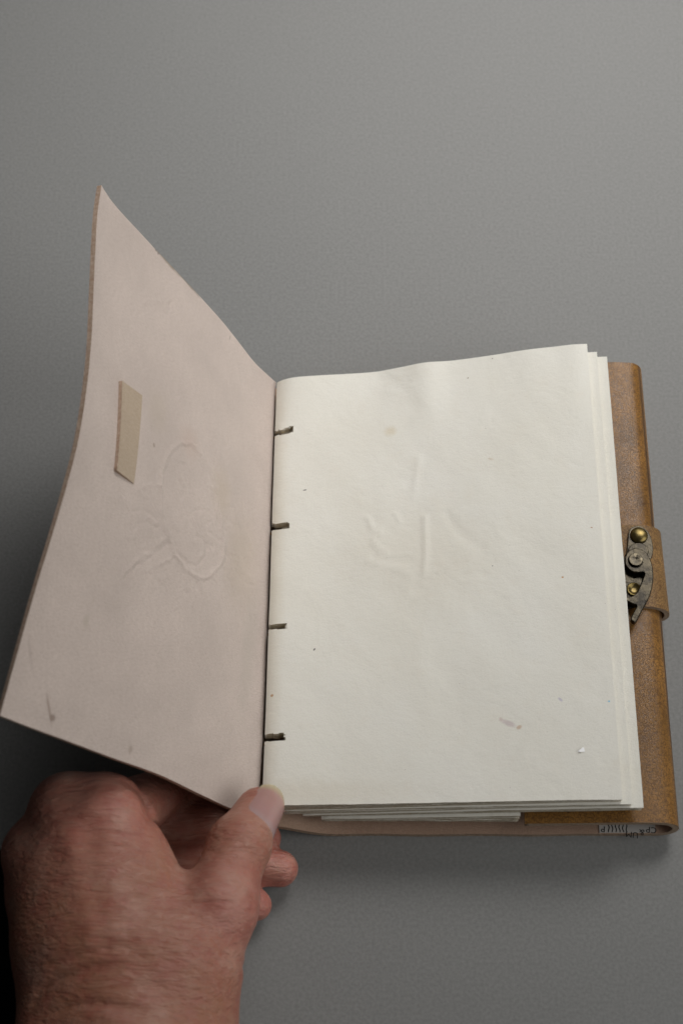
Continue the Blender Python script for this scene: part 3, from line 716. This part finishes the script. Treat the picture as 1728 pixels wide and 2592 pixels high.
K = dict(  # joints: photo pixel + height above the sheet
    wu=a3(215, 2690, 36), wr=a3(430, 2690, 34), wm=a3(330, 2660, 40),
    im=a3(280, 2066, 50), mm=a3(172, 2058, 48), rm=a3(100, 2168, 41), pm=a3(108, 2275, 34),
    ip=a3(352, 2038, 29), idp=a3(455, 1975, 15), it=a3(560, 1990, 8),
    mp=a3(230, 2080, 18), md=a3(520, 2085, 10.5), mt=a3(668, 2122, 7.6),
    rp=a3(190, 2170, 15), rd=a3(520, 2170, 9.5), rt=a3(708, 2200, 8.0),
    pp=a3(190, 2265, 13), pd=a3(490, 2272, 8.5), pt=a3(648, 2292, 7.0),
    tc=a3(455, 2470, 40), tm=a3(550, 2302, 45), ti=a3(603, 2143, 42), tt=a3(655, 2052, 35))
aw = K['wm'] + (K['wm'] - (K['im'] + K['mm']) / 2) * 0.9            # forearm beyond the frame
palm = chain([K['wu'], a3(172, 2400, 38), K['rm']], [18.5, 16.5, 11.2])
palm = smin(palm, chain([K['wm'], a3(255, 2380, 44), a3(205, 2180, 46), K['mm']], [20, 19, 15, 11.2]), 9)
palm = smin(palm, chain([K['wr'], a3(400, 2420, 42), a3(315, 2200, 46), K['im']], [18.5, 19, 14.5, 11.8]), 9)
palm = smin(palm, cone(a3(155, 2330, 34), K['pm'], 14.5, 9.5), 7)
palm = smin(palm, cone(a3(250, 2300, 26), a3(300, 2500, 26), 14, 16), 8)
fa = aw; palm = smin(palm, cone(K['wm'] - np.array([0, 2, 3]), aw - np.array([0, 0, 6]), 22, 26), 14)
palm = smin(palm, cone(K['wu'] , aw + np.array([-9, 0, -8]), 18, 22), 10); palm = smin(palm, cone(K['wr'], aw + np.array([9, 0, -8]), 18, 22), 10)
thumb = chain([K['wr'] * .35 + K['tc'] * .65, K['tc'], K['tm'], K['ti'], K['tt']], [17, 18, 11.6, 9.0, 7.3], 4)
thumb = smin(thumb, ball(K['ti'] + np.array([0.5, 0, 0.3]), 9.3), 2)
palm = smin(palm, thumb, 6)
web = cone(a3(400, 2330, 36), a3(500, 2330, 36), 11, 9); palm = smin(palm, web, 8)
fing = [chain([K['im'] + np.array([4, 1, -6]), K['ip'], K['idp'], K['it']], [9.6, 8.8, 7.2, 6.0], 2.5),
        chain([K['mm'], K['mp'], K['md'], K['mt']], [10.4, 8.6, 7.0, 5.6], 2.5),
        chain([K['rm'], K['rp'], K['rd'], K['rt']], [9.6, 8.2, 7.0, 6.0], 2.5),
        chain([K['pm'], K['pp'], K['pd'], K['pt']], [8.4, 7.2, 6.0, 5.1], 2.5)]
D = palm
for q_, f_ in enumerate(fing): D = smin(D, f_, 1.6 if q_ == 0 else 3.0)
# knuckle heads, tendon ridges, creases
D = smin(D, ball(K['im'] + np.array([-2, 2, 2.5]), 9.5), 5); D = smin(D, ball(K['mm'] + np.array([0, 1, 2]), 9.5), 5); D = smin(D, ball(K['rm'] + np.array([-1, 1, 1.5]), 9), 4)
D = D.astype(np.float32)
# folds of skin where the hand bends at the wrist: arcs across the back
def fold(pts, depth, wd):
    global D
    p = spline(pts, 26)
    d = np.full(D.shape, 1e9, np.float32); near_s = np.abs(D) < 5
    gxs, gys, gzs = GX[near_s], GY[near_s], GZ[near_s]; dd = np.full(gxs.shape, 1e9, np.float32)
    tp = np.zeros(gxs.shape, np.float32); ns = len(p) - 1
    for m_, (a, b) in enumerate(zip(p[:-1], p[1:])):
        e = b - a; t = np.clip(((gxs - a[0]) * e[0] + (gys - a[1]) * e[1]) / (e[0]**2 + e[1]**2), 0, 1)
        dn = np.hypot(gxs - a[0] - t * e[0], gys - a[1] - t * e[1]); cl = dn < dd
        dd = np.where(cl, dn, dd); tp = np.where(cl, (m_ + t) / ns, tp)
    up = sstep(24, 36, gzs)
    D[near_s] += (depth * np.exp(-(dd / wd) ** 2) * up * np.clip(np.sin(np.pi * tp), 0, 1) ** 0.7).astype(np.float32)
Zt = 56
for pts, dep, wd in [([(70, 2545), (110, 2500), (170, 2475), (240, 2462), (330, 2455)], 1.5, 1.4), ([(70, 2580), (150, 2560), (240, 2552), (330, 2566), (420, 2590)], 1.4, 1.4),
                     ([(120, 2450), (190, 2438), (260, 2420), (350, 2410)], 0.9, 1.2), ([(250, 2415), (300, 2412), (370, 2414)], 0.5, 1.0), ([(60, 2610), (160, 2598), (300, 2600)], 0.7, 1.4),
                     ([(600, 2432), (630, 2424), (650, 2418)], 1.2, 1.0), ([(610, 2398), (645, 2392)], 0.6, 0.9), ([(312, 1980), (348, 2000), (372, 2042), (380, 2090)], 1.7, 1.3),
                     ([(310, 2500), (290, 2300), (275, 2130)], -0.38, 3.2), ([(255, 2480), (208, 2280), (178, 2120)], -0.34, 3.0), ([(430, 2540), (395, 2440), (335, 2350), (310, 2240)], -0.2, 2.0), ([(180, 2460), (240, 2380), (228, 2270)], -0.2, 2.0),
                     ([(222, 2085), (232, 2180)], 0.8, 4.5), ([(128, 2120), (150, 2215)], 0.8, 4.5), ([(200, 2340), (250, 2330), (330, 2345), (400, 2335)], 0.35, 1.0), ([(180, 2290), (260, 2275), (340, 2285)], 0.3, 0.9), ([(330, 2200), (370, 2195), (410, 2205)], 0.35, 0.9), ([(310, 2150), (350, 2148), (390, 2160)], 0.3, 0.8),
                     ([(575, 2100), (600, 2093), (625, 2108)], 0.35, 0.7), ([(580, 2130), (610, 2122), (650, 2150)], 0.3, 0.7), ([(590, 2160), (625, 2155), (660, 2182)], 0.3, 0.7), ([(600, 2190), (640, 2190), (668, 2210)], 0.25, 0.8)]:
    fold([a3(x, y, Zt if x < 500 else 50)[:2].tolist() + [0] for x, y in pts], dep, wd)

def surface_nets(D, lo, res):
    ins = D < 0; n = D.shape
    c = [ins[i:n[0] - 1 + i, j:n[1] - 1 + j, k:n[2] - 1 + k] for i in (0, 1) for j in (0, 1) for k in (0, 1)]
    cnt = sum(x.astype(np.int8) for x in c); act = (cnt > 0) & (cnt < 8)
    cells = np.argwhere(act); vid = np.full(act.shape, -1, np.int64); vid[act] = np.arange(len(cells))
    acc = np.zeros((len(cells), 3)); num = np.zeros(len(cells))
    corners = [(i, j, k) for i in (0, 1) for j in (0, 1) for k in (0, 1)]
    for a in corners:
        for ax in range(3):
            if a[ax] == 1: continue
            b = list(a); b[ax] = 1
            da = D[cells[:, 0] + a[0], cells[:, 1] + a[1], cells[:, 2] + a[2]]; db = D[cells[:, 0] + b[0], cells[:, 1] + b[1], cells[:, 2] + b[2]]
            m = (da < 0) != (db < 0); t = np.where(m, da / np.where(m, da - db, 1), 0)
            p = np.tile(np.array(a, float), (len(cells), 1)); p[:, ax] += t
            acc[m] += p[m]; num[m] += 1
    V = lo + (cells + acc / num[:, None]) * res
    F = []
    for ax in range(3):
        o1, o2 = (ax + 1) % 3, (ax + 2) % 3
        s0 = [slice(1, -1)] * 3; s1 = [slice(1, -1)] * 3; s0[ax] = slice(0, -1); s1[ax] = slice(1, None)
        A = ins[tuple(s0)]; B = ins[tuple(s1)]
        e = np.argwhere(A != B); off = np.ones(3, int); off[ax] = 0; e = e + off
        flip = ins[e[:, 0], e[:, 1], e[:, 2]]
        def g(d1, d2):
            q = e.copy(); q[:, o1] -= d1; q[:, o2] -= d2; return vid[q[:, 0], q[:, 1], q[:, 2]]
        qd = np.stack([g(1, 1), g(0, 1), g(0, 0), g(1, 0)], 1)
        qd[~flip] = qd[~flip][:, ::-1]; F.append(qd)
    return V, np.vstack(F)
HV, HF = surface_nets(D, LO, RES)

k = NT('skin'); v = k.coord('Object')
at = k.n.new('ShaderNodeAttribute'); at.attribute_name = 'flush'; red = at.outputs['Fac']
m1 = k.noise(v, 38, 5, 0.6); m2 = k.noise(v, 160, 5, 0.65); m3 = k.noise(v, 700, 4, 0.6)
wr = k.noise(k.mapping(v, (90, 520, 420), (0, 0, 0.10)), 1.0, 4, 0.62, 0.5); wr2 = k.noise(k.mapping(v, (160, 1100, 900), (0, 0, -0.15)), 1.0, 3, 0.6)
cell = k.voronoi(k.mapping(v, (1, 1.6, 1.3)), 950, 'DISTANCE_TO_EDGE')
c = k.mix(k.ramp(m1, [(0.3, 0), (0.7, 1)]), (0.350, 0.150, 0.088), (0.43, 0.205, 0.145))
c = k.mix(k.math('MULTIPLY', red, 0.85), c, (0.50, 0.185, 0.155))
c = k.mix(k.ramp(m2, [(0.38, 0.6), (0.56, 0)]), c, (0.36, 0.115, 0.085)); c = k.mix(k.ramp(k.noise(v, 75, 4, 0.6), [(0.52, 0), (0.68, 0.5)]), c, (0.50, 0.29, 0.22))
c = k.mix(k.ramp(wr, [(0.45, 0), (0.7, 0.35)]), c, (0.45, 0.25, 0.18))
n = k.bump(wr, 0.75, 0.0014, k.bump(wr2, 0.6, 0.0007, k.bump(k.ramp(cell, [(0, 0), (0.15, 1)]), 0.15, 0.0002)))
M['skin'] = k.out(c, 0.40, n, 0.5, **{'Subsurface Weight': 0.22, 'Subsurface Scale': 0.004, 'Subsurface Radius': (1.0, 0.35, 0.2)})
k = NT('nail'); v = k.coord('UV')
st_ = k.noise(k.mapping(v, (28, 1.2, 1)), 1.0, 3); lun = k.math('LESS_THAN', 0, 1)
sx = k.n.new('ShaderNodeSeparateXYZ'); k.l.new(v, sx.inputs[0])
c = k.ramp(sx.outputs['Y'], [(0.0, (0.42, 0.29, 0.28)), (0.18, (0.42, 0.29, 0.28)), (0.30, (0.43, 0.25, 0.235)), (0.78, (0.44, 0.26, 0.23)), (0.88, (0.46, 0.36, 0.23)), (1.0, (0.52, 0.45, 0.30))])
M['nail'] = k.out(c, 0.20, k.bump(st_, 0.25, 0.0003), 0.5, **{'Subsurface Weight': 0.1, 'Subsurface Scale': 0.002})

hb = (K['wm'] + K['im']) / 2; hb[2] = 0
H = empty('hand', hb)
HIv = Matrix.Translation(-Vector(hb) * MM)
tag(H, 'bare left hand with thumb on the page gutter and fingers curled under the cover', 'hand')
hand = mesh_obj('skin', HV, HF, M['skin']); hand.parent = H; hand.matrix_parent_inverse = HIv
fl = np.zeros(len(HV))
for c_, r_, a_ in [(K['im'], 17, .9), (K['mm'], 15, .8), (K['rm'], 14, .8), (K['tm'] + np.array([6, 0, 4]), 16, .8), (K['tt'], 12, .7), (K['rt'], 13, 1.), (K['pt'], 12, 1.), (K['mt'], 12, 1.), (K['ip'], 14, .8), (K['pm'], 12, .6), (K['md'], 14, .5), (K['rd'], 14, .5)]:
    fl = np.maximum(fl, a_ * np.exp(-((HV - c_) ** 2).sum(1) / (r_ ** 2)))
at_ = hand.data.attributes.new('flush', 'FLOAT', 'POINT'); at_.data.foreach_set('value', fl.astype(np.float32))
sm = hand.modifiers.new('smooth', 'SMOOTH'); sm.factor = 0.5; sm.iterations = 2
# thumb nail: a curved plate bedded on the back of the last joint
ax = K['tt'] - K['ti']; L = np.linalg.norm(ax); ax /= L
nd = np.array([0.70, -0.12, 0.70]); nd -= ax * (nd @ ax); nd /= np.linalg.norm(nd); sd = np.cross(ax, nd)
NA, NB = 17, 22; NPt = np.zeros((NA, NB, 3))
for i in range(NA):
    an = math.radians(-62 + 124 * i / (NA - 1)); 
    for j in range(NB):
        t = j / (NB - 1); edge = abs(an) / math.radians(62)
        s = L * 0.22 + (L * 1.0 + 7.7 - L * 0.22) * t
        if t > .5: s -= 2.6 * edge ** 2.2 * (t - .5) * 2
        if t < .5: s += 2.4 * edge ** 2.2 * (.5 - t) * 2
        r = 9.0 + (7.3 - 9.0) * min(1, s / L)
        if s > L: r = math.sqrt(max(0.1, 7.3**2 - (0.70 * (s - L))**2))
        r += 0.42 - 0.55 * edge ** 3
        NPt[i, j] = K['ti'] + ax * s + (nd * math.cos(an) + sd * math.sin(an)) * r
nn = grid_normals(NPt)
uvn = np.stack(np.broadcast_arrays(np.linspace(0, 1, NA)[:, None], np.linspace(0, 1, NB)[None, :]), -1)
if nn[8, 10] @ nd < 0: NPt = NPt[::-1]; uvn = uvn[::-1]
nail = slab('thumb_nail', NPt, 0.6, [M['nail']] * 3, None, uvn); nail.parent = H; nail.matrix_parent_inverse = HIv
